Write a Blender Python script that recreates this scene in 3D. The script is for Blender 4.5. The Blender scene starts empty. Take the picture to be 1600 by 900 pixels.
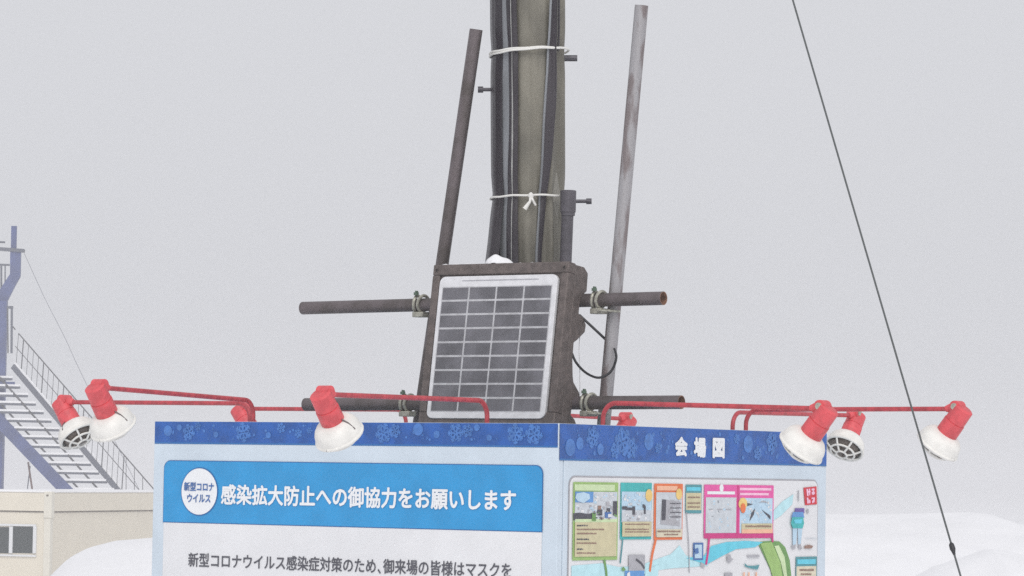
import bpy, bmesh, math, random
import numpy as np
from mathutils import Vector, Matrix, noise
R = math.radians
sc = bpy.context.scene
COL = sc.collection
random.seed(7)

# ------------------------------------------------------------------ camera
EYE = 1.6
PITCH, ROLL, FPX = 0.0528, 0.0156, 5574.4
fwd = Vector((0, math.cos(PITCH), math.sin(PITCH)))
up0 = Vector((0, -math.sin(PITCH), math.cos(PITCH)))
rt0 = Vector((1, 0, 0))
rt = rt0 * math.cos(ROLL) + up0 * math.sin(ROLL)
up = up0 * math.cos(ROLL) - rt0 * math.sin(ROLL)
cam_d = bpy.data.cameras.new('camera')
cam = bpy.data.objects.new('camera', cam_d); COL.objects.link(cam)
cam_d.sensor_width = 36
cam_d.lens = 36 * FPX / 1600
cam_d.clip_start = 0.1
cam_d.clip_end = 12000
M4 = Matrix((rt, up, -fwd)).transposed().to_4x4()
M4.translation = Vector((0, 0, EYE))
cam.matrix_world = M4
sc.camera = cam
CAM = Vector((0, 0, EYE))

# ------------------------------------------------------------------ world, sun, exposure
SUN_EL, SUN_AZ = R(38), R(174)          # azimuth measured clockwise from +Y: behind the camera
world = bpy.data.worlds.new('World'); sc.world = world
world.use_nodes = True
wn = world.node_tree.nodes; wl = world.node_tree.links
bg = wn['Background']
sky = wn.new('ShaderNodeTexSky'); sky.sky_type = 'NISHITA'; sky.sun_disc = False
sky.sun_elevation = SUN_EL; sky.sun_rotation = SUN_AZ
sky.air_density = 1.5; sky.dust_density = 6
hs = wn.new('ShaderNodeHueSaturation'); hs.inputs['Saturation'].default_value = 0.12
mx = wn.new('ShaderNodeMix'); mx.data_type = 'RGBA'
mx.inputs[0].default_value = 0.85
mx.inputs[7].default_value = (7.35, 7.45, 7.85, 1)      # even overcast cloud
wl.new(sky.outputs[0], hs.inputs['Color']); wl.new(hs.outputs[0], mx.inputs[6])
wl.new(mx.outputs[2], bg.inputs['Color'])
bg.inputs['Strength'].default_value = 0.1
sun_d = bpy.data.lights.new('sun', 'SUN'); sun_d.energy = 1.1; sun_d.angle = R(35)
sun_d.color = (1, 0.97, 0.94)
sun = bpy.data.objects.new('sun', sun_d); COL.objects.link(sun)
sdir = Vector((math.sin(SUN_AZ) * math.cos(SUN_EL), math.cos(SUN_AZ) * math.cos(SUN_EL), math.sin(SUN_EL)))
sun.rotation_euler = sdir.to_track_quat('Z', 'Y').to_euler()
sc.view_settings.view_transform = 'Standard'
sc.view_settings.look = 'None'
sc.view_settings.exposure = 0.0
sc.view_settings.gamma = 1
sc.render.engine = 'CYCLES'
sc.cycles.use_denoising = False
sc.cycles.max_bounces = 10
sc.cycles.volume_bounces = 4
sc.cycles.volume_max_steps = 64

# ------------------------------------------------------------------ materials
def mat(name, col, rough=0.6, metal=0.0, var=0.0, scale=20.0, col2=None, bump=0.0, bscale=60.0, stretch=None, coat=0.0, lo=0.4, hi=0.6, spec=0.5, shift=None):
    m = bpy.data.materials.new(name); m.use_nodes = True
    n = m.node_tree.nodes; l = m.node_tree.links
    b = n['Principled BSDF']
    b.inputs['Base Color'].default_value = (*col, 1)
    b.inputs['Roughness'].default_value = rough
    b.inputs['Metallic'].default_value = metal
    b.inputs['Coat Weight'].default_value = coat
    b.inputs['Specular IOR Level'].default_value = spec
    tc = n.new('ShaderNodeTexCoord'); mp = n.new('ShaderNodeMapping')
    l.new(tc.outputs['Object'], mp.inputs[0])
    if shift: mp.inputs['Location'].default_value = shift
    if stretch: mp.inputs['Scale'].default_value = stretch
    if var or col2:
        t = n.new('ShaderNodeTexNoise'); t.inputs['Scale'].default_value = scale; t.inputs['Detail'].default_value = 6
        l.new(mp.outputs[0], t.inputs[0])
        r = n.new('ShaderNodeValToRGB')
        c2 = col2 or tuple(max(0, c * (1 - var)) for c in col)
        r.color_ramp.elements[0].position = lo; r.color_ramp.elements[1].position = hi
        r.color_ramp.elements[0].color = (*c2, 1)
        c1 = col if col2 else tuple(min(1, c * (1 + var)) for c in col)
        r.color_ramp.elements[1].color = (*c1, 1)
        l.new(t.outputs[0], r.inputs[0]); l.new(r.outputs[0], b.inputs['Base Color'])
    if bump:
        t2 = n.new('ShaderNodeTexNoise'); t2.inputs['Scale'].default_value = bscale; t2.inputs['Detail'].default_value = 5
        l.new(mp.outputs[0], t2.inputs[0])
        bp = n.new('ShaderNodeBump'); bp.inputs['Strength'].default_value = bump; bp.inputs['Distance'].default_value = 0.01
        l.new(t2.outputs[0], bp.inputs['Height']); l.new(bp.outputs[0], b.inputs['Normal'])
    return m

M = {}
def dm(k, *a, **kw): M[k] = mat(k.replace('_', ' '), *a, **kw)
dm('snow', (0.89, 0.89, 0.905), 0.9, var=0.02, scale=0.6, bump=0.7, bscale=1.6)
dm('board', (0.62, 0.71, 0.79), 0.45, var=0.03, scale=6)
dm('paper', (0.79, 0.795, 0.81), 0.5, var=0.02, scale=8)
dm('edge_dark', (0.06, 0.07, 0.10), 0.5)
dm('header_blue', (0.014, 0.10, 0.39), 0.4, var=0.15, scale=14)
dm('flake_blue', (0.058, 0.19, 0.53), 0.4, var=0.12, scale=40)
dm('banner_blue', (0.02, 0.31, 0.66), 0.4, var=0.05, scale=9)
dm('banner_rim', (0.02, 0.15, 0.42), 0.4)
dm('white_print', (0.86, 0.88, 0.90), 0.5)
dm('black_print', (0.085, 0.085, 0.105), 0.5)
dm('grey_print', (0.27, 0.28, 0.33), 0.5)
dm('pipe_dark', (0.15, 0.125, 0.13), 0.5, metal=0.35, col2=(0.09, 0.075, 0.07), scale=9, bump=0.15, bscale=70, stretch=(1, 1, 1))
dm('pipe_light', (0.37, 0.36, 0.37), 0.5, metal=0.35, col2=(0.22, 0.185, 0.185), scale=13, lo=0.43, hi=0.52, shift=(3.3, 1.7, .35), bump=0.2, bscale=60, stretch=(1.6, 1.6, .35))
dm('pipe_rust', (0.20, 0.10, 0.06), 0.9, var=0.4, scale=60)
dm('clamp_metal', (0.44, 0.43, 0.365), 0.5, metal=0.4, var=0.2, scale=50)
dm('clamp_green', (0.09, 0.14, 0.10), 0.6)
dm('case_brown', (0.118, 0.095, 0.088), 0.62, var=0.18, scale=40, bump=0.15, bscale=150)
dm('case_hole', (0.03, 0.025, 0.025), 0.8)
dm('cell', (0.135, 0.132, 0.148), 0.35, var=0.22, scale=9)
dm('cell_line', (0.50, 0.50, 0.52), 0.5, var=0.1, scale=30)
dm('cell_white', (0.74, 0.74, 0.76), 0.45, var=0.05, scale=30)
dm('cable_black', (0.02, 0.02, 0.024), 0.5)
dm('red_paint', (0.70, 0.085, 0.10), 0.5, var=0.12, scale=30, bump=0.05, bscale=90)
dm('red_arm', (0.48, 0.05, 0.065), 0.45, var=0.15, scale=40)
dm('lamp_white', (0.83, 0.815, 0.77), 0.5, var=0.05, scale=25)
dm('lamp_glass', (0.13, 0.105, 0.09), 0.3)
dm('pole_concrete', (0.26, 0.25, 0.22), 0.85, var=0.1, scale=12, bump=0.3, bscale=40)
dm('sheet_olive', (0.172, 0.160, 0.127), 0.5, var=0.24, scale=7, bump=0.22, bscale=16, stretch=(1, 1, .5))
dm('sheet_black', (0.045, 0.038, 0.046), 0.32, spec=0.4, col2=(0.014, 0.009, 0.015), scale=10, lo=.38, hi=.68, bump=0.15, bscale=14, stretch=(1, 1, .25))
dm('sheet_grey', (0.20, 0.21, 0.225), 0.4, var=0.2, scale=9, bump=0.15, bscale=14, stretch=(1, 1, .25))
dm('sheet_fold', (0.33, 0.33, 0.32), 0.5, var=0.2, scale=20)
dm('string', (0.80, 0.79, 0.75), 0.8)
dm('bolt', (0.10, 0.095, 0.11), 0.5, metal=0.5)
dm('conduit', (0.085, 0.078, 0.092), 0.55, var=0.15, scale=25)
dm('wire', (0.11, 0.12, 0.12), 0.5, metal=0.4)
dm('steel_blue', (0.05, 0.075, 0.22), 0.6, var=0.12, scale=2)
dm('steel_grey', (0.10, 0.11, 0.145), 0.6)
dm('rail_grey', (0.07, 0.07, 0.078), 0.6)
dm('strut_brown', (0.16, 0.09, 0.08), 0.7)
dm('cabin_wall', (0.74, 0.68, 0.56), 0.7, var=0.015, scale=1.5)
dm('cabin_trim', (0.72, 0.685, 0.59), 0.7, var=0.03, scale=2)
dm('cabin_dark', (0.16, 0.13, 0.10), 0.8)
dm('window_glass', (0.02, 0.03, 0.03), 0.35, spec=0.2)
dm('window_frame', (0.72, 0.73, 0.74), 0.5)
def cm(k, c): dm(k, c, 0.45, var=0.05, scale=30)
cm('p_green', (0.33, 0.52, 0.16)); cm('p_green_dark', (0.16, 0.34, 0.10)); cm('p_green_pale', (0.62, 0.76, 0.45))
cm('p_teal', (0.05, 0.47, 0.47)); cm('p_teal_dark', (0.08, 0.30, 0.34)); cm('p_blue_pale', (0.50, 0.68, 0.82)); cm('p_cyan', (0.13, 0.62, 0.78)); cm('p_cyan_pale', (0.52, 0.80, 0.86))
cm('p_orange', (0.80, 0.18, 0.05)); cm('p_orange_pale', (0.90, 0.50, 0.33)); cm('p_pink', (0.80, 0.10, 0.38)); cm('p_magenta', (0.62, 0.03, 0.22)); cm('p_pink_pale', (0.93, 0.55, 0.72))
cm('p_tan', (0.63, 0.57, 0.36)); cm('p_tan_pale', (0.72, 0.66, 0.50)); cm('p_yellow', (0.85, 0.60, 0.20)); cm('p_navy', (0.06, 0.16, 0.42)); cm('p_blue', (0.12, 0.32, 0.66))
cm('p_grey', (0.42, 0.42, 0.45)); cm('p_grey_pale', (0.60, 0.64, 0.68)); cm('p_dark', (0.07, 0.07, 0.09)); cm('p_purple', (0.16, 0.10, 0.36)); cm('p_red', (0.66, 0.03, 0.05)); cm('p_brown', (0.30, 0.18, 0.14)); cm('p_skin', (0.70, 0.55, 0.48))

# ------------------------------------------------------------------ mesh helpers
class MB:
    def __init__(s): s.v, s.f, s.m, s.mats = [], [], [], []
    def mi(s, k):
        if k not in s.mats: s.mats.append(k)
        return s.mats.index(k)
    def face(s, pts, k):
        i = len(s.v); s.v += [Vector(p) for p in pts]
        s.f.append(list(range(i, i + len(pts)))); s.m.append(s.mi(k))
    def mesh(s, vs, fs, k):
        i = len(s.v); s.v += [Vector(p) for p in vs]; q = s.mi(k)
        for f in fs: s.f.append([i + j for j in f]); s.m.append(q)
    def box(s, o, ax, ay, az, k):
        """o = corner, ax ay az = edge vectors"""
        o, ax, ay, az = Vector(o), Vector(ax), Vector(ay), Vector(az)
        vs = [o, o + ax, o + ax + ay, o + ay, o + az, o + ax + az, o + ax + ay + az, o + ay + az]
        fs = [(0, 3, 2, 1), (4, 5, 6, 7), (0, 1, 5, 4), (1, 2, 6, 5), (2, 3, 7, 6), (3, 0, 4, 7)]
        if ax.cross(ay).dot(az) < 0: fs = [tuple(reversed(f)) for f in fs]
        s.mesh(vs, fs, k)
    def bar(s, p, q, w, h, k, upv=(0, 0, 1)):
        p, q = Vector(p), Vector(q); d = (q - p)
        x = d.normalized(); y = Vector(upv).cross(x).normalized(); z = x.cross(y)
        s.box(p - y * w / 2 - z * h / 2, d, y * w, z * h, k)
    def tube(s, pts, r, k, seg=14, caps=True, capk=None):
        pts = [Vector(p) for p in pts]; n = len(pts)
        rs = r if isinstance(r, (list, tuple)) else [r] * n
        t0 = (pts[1] - pts[0]).normalized()
        a = Vector((0, 0, 1)) if abs(t0.z) < .9 else Vector((1, 0, 0))
        x = t0.cross(a).normalized()
        vs = []
        for i in range(n):
            t = (pts[min(i + 1, n - 1)] - pts[max(i - 1, 0)]).normalized()
            x = (x - t * x.dot(t)).normalized(); y = t.cross(x)
            for j in range(seg):
                an = 2 * math.pi * j / seg
                vs.append(pts[i] + (x * math.cos(an) + y * math.sin(an)) * rs[i])
        fs = []
        for i in range(n - 1):
            for j in range(seg):
                j2 = (j + 1) % seg
                fs.append((i * seg + j, i * seg + j2, (i + 1) * seg + j2, (i + 1) * seg + j))
        s.mesh(vs, fs, k)
        if caps:
            s.mesh(vs[:seg], [tuple(reversed(range(seg)))], capk or k)
            s.mesh(vs[-seg:], [tuple(range(seg))], capk or k)
    def lathe(s, o, axis, prof, k, seg=24):
        """prof = list of (distance along axis, radius)"""
        o, t = Vector(o), Vector(axis).normalized()
        a = Vector((0, 0, 1)) if abs(t.z) < .9 else Vector((1, 0, 0))
        x = t.cross(a).normalized(); y = t.cross(x)
        vs = []
        for d, r in prof:
            for j in range(seg):
                an = 2 * math.pi * j / seg
                vs.append(o + t * d + (x * math.cos(an) + y * math.sin(an)) * max(r, 1e-4))
        fs = []
        for i in range(len(prof) - 1):
            for j in range(seg):
                j2 = (j + 1) % seg
                fs.append((i * seg + j, i * seg + j2, (i + 1) * seg + j2, (i + 1) * seg + j))
        s.mesh(vs, fs, k)
    def prism(s, pts, ext, k):
        """polygon pts (3D) extruded by vector ext"""
        n = len(pts); pts = [Vector(p) for p in pts]; e = Vector(ext)
        vs = pts + [p + e for p in pts]
        nrm = Vector((0, 0, 0))
        for i in range(n): nrm += pts[i].cross(pts[(i + 1) % n])
        fl = nrm.dot(e) > 0
        f = [tuple(range(n)), tuple(range(n, 2 * n))] + [(i, (i + 1) % n, n + (i + 1) % n, n + i) for i in range(n)]
        f[0] = tuple(reversed(f[0])) if fl else f[0]
        f[1] = f[1] if fl else tuple(reversed(f[1]))
        if not fl: f[2:] = [tuple(reversed(q)) for q in f[2:]]
        s.mesh(vs, f, k)
    def build(s, name, parent=None, smooth=35, bevel=0, off=None):
        o = parent.location if (parent is not None and off is None) else Vector(off or (0, 0, 0))
        me = bpy.data.meshes.new(name)
        me.from_pydata([v - o for v in s.v], [], s.f)
        for k in s.mats: me.materials.append(M[k])
        me.polygons.foreach_set('material_index', s.m)
        if smooth:
            me.polygons.foreach_set('use_smooth', [True] * len(s.f))
            me.set_sharp_from_angle(angle=R(smooth))
        me.update()
        ob = bpy.data.objects.new(name, me); COL.objects.link(ob)
        if parent is not None: ob.parent = parent
        elif off is not None: ob.location = o
        if bevel:
            b = ob.modifiers.new('bevel', 'BEVEL'); b.width = bevel; b.segments = 2; b.limit_method = 'ANGLE'
        return ob

def tag(o, label=None, cat=None, group=None, kind=None):
    if label: o['label'] = label
    if cat: o['category'] = cat
    if group: o['group'] = group
    if kind: o['kind'] = kind
    return o
def thing(name, label, cat, loc=(0, 0, 0), group=None):
    o = bpy.data.objects.new(name, None); COL.objects.link(o); o.location = loc
    o.empty_display_size = .2
    return tag(o, label, cat, group)

def ray(x, y):
    return (fwd + rt * ((x - 800) / FPX) - up * ((y - 450) / FPX))
def at(x, y, Y):
    d = ray(x, y); return CAM + d * (Y / d.y)
def on_plane(x, y, P, n):
    d = ray(x, y); P = Vector(P); n = Vector(n)
    return CAM + d * ((P - CAM).dot(n) / d.dot(n))

# ------------------------------------------------------------------ setting: snow ground, banks, haze
def ground_h(x, y):
    r = math.hypot(x, y - 8)
    t = min(1, max(0, (r - 30) / 22)); t = t * t * (3 - 2 * t)
    h = -1.5 * t
    if r < 400:
        h += 0.05 * noise.noise(Vector((x * .18, y * .18, 0))) + 0.12 * t * noise.noise(Vector((x * .06, y * .06, 4)))
    return h
gb = MB()
rad = [0.0] + [1.0 * 1.075 ** i for i in range(0, 100)] + [1400]
NA = 150
gv = []
for r in rad:
    for j in range(NA):
        an = 2 * math.pi * j / NA
        x, y = r * math.sin(an), r * math.cos(an)
        gv.append((x, y, ground_h(x, y)))
gf = []
for i in range(len(rad) - 1):
    for j in range(NA):
        j2 = (j + 1) % NA
        gf.append((i * NA + j, (i + 1) * NA + j, (i + 1) * NA + j2, i * NA + j2))
gb.mesh(gv, gf, 'snow')
tag(gb.build('snow_ground', smooth=180), kind='structure')

def interp(x, xs, ys):
    return float(np.interp(x, xs, ys))
def bank(name, xs, zs, y0, front, back, lump, base=-1.8, seed=0, nx=150, ny=70):
    b = MB(); vs = []
    for j in range(ny + 1):
        v = -front + (front + back) * j / ny
        w = 1 - (abs(v) / (front if v < 0 else back)) ** 2.2
        for i in range(nx + 1):
            x = xs[0] + (xs[-1] - xs[0]) * i / nx
            z = base + (interp(x, xs, zs) - base) * max(0, w) ** .55
            z += lump * (noise.noise(Vector((x * .7, v * .5, seed))) + .5 * noise.noise(Vector((x * 1.9, v * 1.2, seed + 3)))) * (1 if v < -.4 else .15)
            vs.append((x, y0 + v, z))
    fs = [(j * (nx + 1) + i, j * (nx + 1) + i + 1, (j + 1) * (nx + 1) + i + 1, (j + 1) * (nx + 1) + i) for j in range(ny) for i in range(nx)]
    b.mesh(vs, fs, 'snow')
    return b.build(name, smooth=180)
def zpx(x, y, Y): return at(x, y, Y).z
def xpx(x, y, Y): return at(x, y, Y).x
RY = 60
px = [(300, 960), (700, 830), (1100, 806), (1300, 804), (1420, 803), (1500, 804), (1535, 806), (1555, 812), (1572, 819), (1600, 819), (1660, 823), (1800, 815), (2000, 830), (2300, 880), (2500, 960)]
o = bank('snow_bank', [xpx(a, b, RY) for a, b in px], [zpx(a, b, RY) for a, b in px], RY, 10, 7, .10, seed=2)
tag(o, kind='structure')
LY = 52
px = [(60, 1010), (95, 905), (112, 882), (130, 864), (150, 853), (180, 845), (240, 840), (330, 838), (450, 845), (600, 880), (700, 960), (760, 1010)]
o = bank('snow_mound', [xpx(a, b, LY) for a, b in px], [zpx(a, b, LY) for a, b in px], LY, 7, 6, .02, seed=5)
tag(o, kind='structure')

MY = 47
px = [(1340, 990), (1400, 925), (1440, 899), (1465, 885), (1492, 876), (1518, 868), (1545, 858), (1575, 861), (1605, 868), (1680, 872), (1760, 890), (1840, 990)]
o = bank('snow_mound', [xpx(a, b, MY) for a, b in px], [zpx(a, b, MY) for a, b in px], MY, 4, 4, .05, seed=9)
tag(o, kind='structure')
hz = MB(); hz.box((-1450, -1450, -2.9), (2900, 0, 0), (0, 2900, 0), (0, 0, 10.6), 'snow')
hazo = hz.build('haze', smooth=0); tag(hazo, kind='stuff')
hm = bpy.data.materials.new('haze air'); hm.use_nodes = True
hn = hm.node_tree.nodes; hn.remove(hn['Principled BSDF'])
pv = hn.new('ShaderNodeVolumePrincipled'); pv.inputs['Density'].default_value = 0.0032
pv.inputs['Color'].default_value = (0.84, 0.84, 0.85, 1)
hm.node_tree.links.new(pv.outputs[0], hn['Material Output'].inputs['Volume'])
hazo.data.materials.clear(); hazo.data.materials.append(hm)

# ------------------------------------------------------------------ frame of the sign box
S = Vector((0.1667, 12.075, 0)); ZT = EYE + 0.1825; W = 1.8
th = 0.6139
A = Vector((-math.cos(th), math.sin(th), 0))       # along the notice side, away and left
B = Vector((math.sin(th), math.cos(th), 0))        # along the map side, away and right
Z = Vector((0, 0, 1))
def P(u, v, z): return S + A * u + B * v + Z * z
class Face:
    """a side of the box: o = corner, d = direction along it, n = outward normal"""
    def __init__(s, o, d, n): s.o, s.d, s.n = o, d, n
    def at(s, t, z, off=0): return s.o + s.d * t + Z * z + s.n * off
    def px(s, x, y, off=0):
        q = on_plane(x, y, s.o + s.n * off, s.n); return q
    def tz(s, x, y):
        q = s.px(x, y); return (q - s.o).dot(s.d), q.z
FL = Face(S, A, -B)
FR = Face(S, B, -A)

def quadpx(mb, F, x0, y0, x1, y1, k, off):
    """level rectangle on face F through two opposite corner pixels (top left, bottom right)"""
    (t0, z0), (t1, z1) = F.tz(x0, y0), F.tz(x1, y1)
    rect(mb, F, t0, z0, t1, z1, k, off)
NP = [0]
def lay(off):
    # each printed patch lies a few hundredths of a millimetre above the one before
    NP[0] += 1; return off + (NP[0] % 25) * 4e-5
def rect(mb, F, t0, z0, t1, z1, k, off):
    off = lay(off)
    mb.face([F.at(t0, z1, off), F.at(t1, z1, off), F.at(t1, z0, off), F.at(t0, z0, off)], k)
def polypx(mb, F, pts, k, off):
    off = lay(off)
    mb.face([F.px(x, y, off) for x, y in pts], k)
def linepx(mb, F, pts, w, k, off):
    q = [F.tz(*p) for p in pts]
    for (t0, z0), (t1, z1) in zip(q, q[1:]):
        d = Vector((t1 - t0, z1 - z0)); 
        if d.length < 1e-6: continue
        n = Vector((-d.y, d.x)).normalized() * w / 2; o_ = lay(off)
        mb.face([F.at(t0 - n.x, z0 - n.y, o_), F.at(t1 - n.x, z1 - n.y, o_), F.at(t1 + n.x, z1 + n.y, o_), F.at(t0 + n.x, z0 + n.y, o_)], k)
def disc(mb, F, t, z, r, k, off, n=20, ry=None):
    off = lay(off)
    mb.face([F.at(t + r * math.cos(2 * math.pi * i / n), z + (ry or r) * math.sin(2 * math.pi * i / n), off) for i in range(n)], k)
def rrect(mb, F, t0, z0, t1, z1, r, k, off, corners=(1, 1, 1, 1)):
    pts = []
    tl, th_ = min(t0, t1), max(t0, t1); zl, zh = min(z0, z1), max(z0, z1)
    for (cx, cz, a0, on) in ((th_ - r, zh - r, 0, corners[0]), (tl + r, zh - r, 90, corners[1]), (tl + r, zl + r, 180, corners[2]), (th_ - r, zl + r, 270, corners[3])):
        if on:
            for i in range(7):
                an = R(a0 + 90 * i / 6); pts.append((cx + r * math.cos(an), cz + r * math.sin(an)))
        else:
            an = R(a0 + 45); pts.append((cx + r * (1 if math.cos(an) > 0 else -1), cz + r * (1 if math.sin(an) > 0 else -1)))
    mb.face([F.at(t, z, off) for t, z in pts], k)

def text_mesh(body, bold=0.0):
    cu = bpy.data.curves.new('lettering', 'FONT'); cu.body = body; cu.size = 1; cu.offset = bold
    cu.resolution_u = 3
    ob = bpy.data.objects.new('lettering', cu); COL.objects.link(ob)
    bpy.context.view_layer.update()
    dg = bpy.context.evaluated_depsgraph_get()
    me = bpy.data.meshes.new_from_object(ob.evaluated_get(dg))
    vs = [v.co.copy() for v in me.vertices]; fs = [tuple(p.vertices) for p in me.polygons]
    bpy.data.objects.remove(ob); bpy.data.curves.remove(cu); bpy.data.meshes.remove(me)
    return vs, fs
def text(mb, F, body, t0, t1, zlo, zhi, k, off, bold=0.0):
    """fit lettering into the face rectangle; t0 is the reader's left; bold thickens the strokes (in ems)"""
    v0, f0 = text_mesh(body)
    vs, fs = [], []
    dirs = [(0, 0)] + [(math.cos(a) * bold, math.sin(a) * bold) for a in [i * math.pi / 4 for i in range(8)]] if bold else [(0, 0)]
    for i, (dx, dy) in enumerate(dirs):
        n = len(vs); vs += [Vector((v.x + dx, v.y + dy, i * .00012)) for v in v0]; fs += [tuple(n + j for j in f) for f in f0]
    if not vs: return
    x0 = min(v.x for v in vs); x1 = max(v.x for v in vs); y0 = min(v.y for v in vs); y1 = max(v.y for v in vs)
    mb.mesh([F.at(t0 + (t1 - t0) * (v.x - x0) / (x1 - x0), zlo + (zhi - zlo) * (v.y - y0) / (y1 - y0), off + v.z) for v in vs], fs, k)

def snowflake(mb, F, t, z, r, k, off, rot=0, w=.12, branch=True, zscale=1):
    def seg(p, q, ww):
        d = (q - p); n = Vector((-d.y, d.x)).normalized() * ww / 2; o_ = lay(off)
        mb.face([F.at(t + c.x, z + c.y, o_) for c in (p - n, q - n, q + n, p + n)], k)
    for i in range(6):
        an = rot + i * math.pi / 3; d = Vector((math.cos(an), math.sin(an)))
        seg(d * r * .05, d * r, w * r)
        if branch:
            for f, l in ((.45, .4), (.72, .3)):
                for sg in (-1, 1):
                    e = Vector((math.cos(an + sg * 1.0), math.sin(an + sg * 1.0)))
                    seg(d * r * f, d * r * f + e * r * l, w * r * .85)

# ------------------------------------------------------------------ the sign box
box = thing('information_board', 'square white sign box with blue headers, Japanese notice and venue map, around the pole', 'sign board', P(W / 2, W / 2, 0))
TH = 0.03
def panel(F, label, name='notice_panel', t0=0.0, t1=W):
    b = MB()
    b.box(F.at(t0, 0.12, 0), F.d * (t1 - t0), -F.n * TH, Z * (ZT - 0.12), 'board')
    return b.build(name, box, smooth=0, bevel=.002)
pl = panel(FL, '', 'notice_panel', .0015, W)
pl['label'] = 'white panel with bright blue banner and black Japanese notice text'
pr = panel(FR, '', 'map_panel', .0335, W - .0315)
pr['label'] = 'white panel with colourful venue map under a blue header'
FBL = Face(P(W, 0, 0), B, A)
FBR = Face(P(0, W, 0), A, B)
for F, t0, t1 in ((FBL, .0315, W), (FBR, .0015, W - .0315)):
    panel(F, '', 'rear_panel', t0, t1)
for u, v in ((.05, .05), (W - .05, .05), (.05, W - .05), (W - .05, W - .05)):
    b = MB(); b.box(P(u - .018, v - .018, 0), A * .036, B * .036, Z * (ZT - .03), 'clamp_metal')
    b.build('inner_post', box, smooth=0)
def sub(mb, name, parent, smooth=0):
    o = mb.build(name, box, smooth=smooth); o.parent = parent; return o
E1 = .0012
# --- left (notice) side
hL = 0.0764
b = MB()
rect(b, FL, .004, ZT - .001, W - .003, ZT - hL, 'header_blue', E1)
rect(b, FL, .004, ZT - hL, W - .003, ZT - hL - .006, 'banner_rim', E1)
sub(b, 'header_strip', pl)
b = MB(); rnd = random.Random(3)
fl_px = [(263, 673, .020, 0), (281, 668, .012, 0), (296, 675, .03, 1), (338, 679, .011, 0), (381, 671, .055, 1), (420, 680, .012, 0), (467, 677, .018, 1), (600, 672, .055, 1), (654, 671, .024, 0), (683, 679, .013, 0), (713, 675, .034, 1), (746, 668, .012, 0), (765, 684, .011, 0), (806, 677, .036, 1), (835, 676, .05, 1), (310, 662, .016, 1), (440, 668, .02, 1)]
zc = ZT - hL / 2
for x, y, r, kind in fl_px:
    t, z = FL.tz(x, y)
    r = min(r, .9 * min(ZT - z, z - (ZT - hL))) if kind == 0 else min(r, .037)
    if kind:
        z = min(max(z, ZT - hL + r + .001), ZT - r - .001)
        snowflake(b, FL, t, z, r, 'flake_blue', 2 * E1, rnd.random(), w=.2)
        if rnd.random() < .5: snowflake(b, FL, t - .05, min(max(z + .01, ZT - hL + r * .8), ZT - r * .8), r * .7, 'flake_blue', 2.3 * E1, rnd.random(), w=.2)
    else: disc(b, FL, t, z, r, 'flake_blue', 2 * E1)
for i in range(60):
    t = rnd.uniform(.03, W - .03); r = rnd.uniform(.002, .006); disc(b, FL, t, ZT - rnd.uniform(.01, hL - .01), r, 'flake_blue', 1.6 * E1, 8)
sub(b, 'snowflake_print', pl)
tL0, zb0 = FL.tz(258, 720.3); tL1, zb1 = FL.tz(847, 830.7); zbt = ZT - .1452; zbb = ZT - .3665
b = MB()
rect(b, FL, tL0, zbt - .03, tL1, .16, 'paper', E1)
sub(b, 'notice_sheet', pl)
b = MB()
rrect(b, FL, tL0 + .003, zbt + .003, tL1 - .003, zbb - .003, .03, 'banner_rim', 2 * E1, (1, 1, 0, 0))
rrect(b, FL, tL0, zbt, tL1, zbb, .028, 'banner_blue', 3 * E1, (1, 1, 0, 0))
bn = sub(b, 'banner', pl)
b = MB()
tc, zcb = FL.tz(313, 768)
disc(b, FL, tc, zcb, .088, 'banner_rim', 4 * E1, 40)
disc(b, FL, tc, zcb, .084, 'white_print', 5 * E1, 40)
text(b, FL, '新型コロナ', FL.tz(289.5, 761)[0], FL.tz(336.5, 761)[0], zcb + .001, zcb + .034, 'p_navy', 6 * E1, .03)
text(b, FL, 'ウイルス', FL.tz(294.5, 776)[0], FL.tz(331, 776)[0], zcb - .040, zcb - .009, 'p_navy', 6 * E1, .03)
sub(b, 'badge', pl)
b = MB()
t0 = FL.tz(347, 775)[0]; t1 = FL.tz(808, 782)[0]
zt = ZT - .2623
text(b, FL, '感染拡大防止への御協力をお願いします', t0, t1, zt - .038, zt + .036, 'white_print', 5 * E1, .03)
sub(b, 'title_lettering', pl)
b = MB()
zt = ZT - .5024
for body, xa, xb, lo_, hi_ in (('新型コロナウイルス感染症対策のため', 295, 588, .026, .026), ('、', 591, 596, .027, -.010), ('御来場の皆様はマスクを', 599.5, 800, .026, .026)):
    text(b, FL, body, FL.tz(xa, 880)[0], FL.tz(xb, 880)[0], zt - lo_, zt + hi_, 'black_print', 2.5 * E1, .014)
sub(b, 'notice_lettering', pl)

# --- right (map) side
hR = 0.1191
b = MB()
rect(b, FR, .003, ZT - .001, W - .004, ZT - hR, 'header_blue', E1)
rect(b, FR, .003, ZT - hR, W - .004, ZT - hR - .006, 'banner_rim', E1)
sub(b, 'header_strip', pr)
b = MB()
for x, y, r, kind in [(890, 699, .03, 0), (905, 693, .022, 0), (925, 683, .04, 1), (937, 702, .02, 0), (972, 690, .052, 1), (985, 702, .04, 1), (1013, 690, .03, 0), (1027, 700, .02, 1), (1168, 694, .032, 0), (1183, 708, .028, 1), (1150, 686, .02, 1), (1205, 690, .04, 1), (960, 707, .03, 1)]:
    t, z = FR.tz(x, y); z = min(max(z, ZT - hR + r + .002), ZT - r - .002)
    if kind: snowflake(b, FR, t, z, r, 'flake_blue', 2 * E1, rnd.random(), w=.22)
    else: disc(b, FR, t, z, r, 'flake_blue', 2 * E1)
for i in range(60):
    t = rnd.uniform(.03, W - .05); r = rnd.uniform(.003, .010); disc(b, FR, t, ZT - rnd.uniform(.015, hR - .015), r, 'flake_blue', 1.6 * E1, 8)
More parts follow.
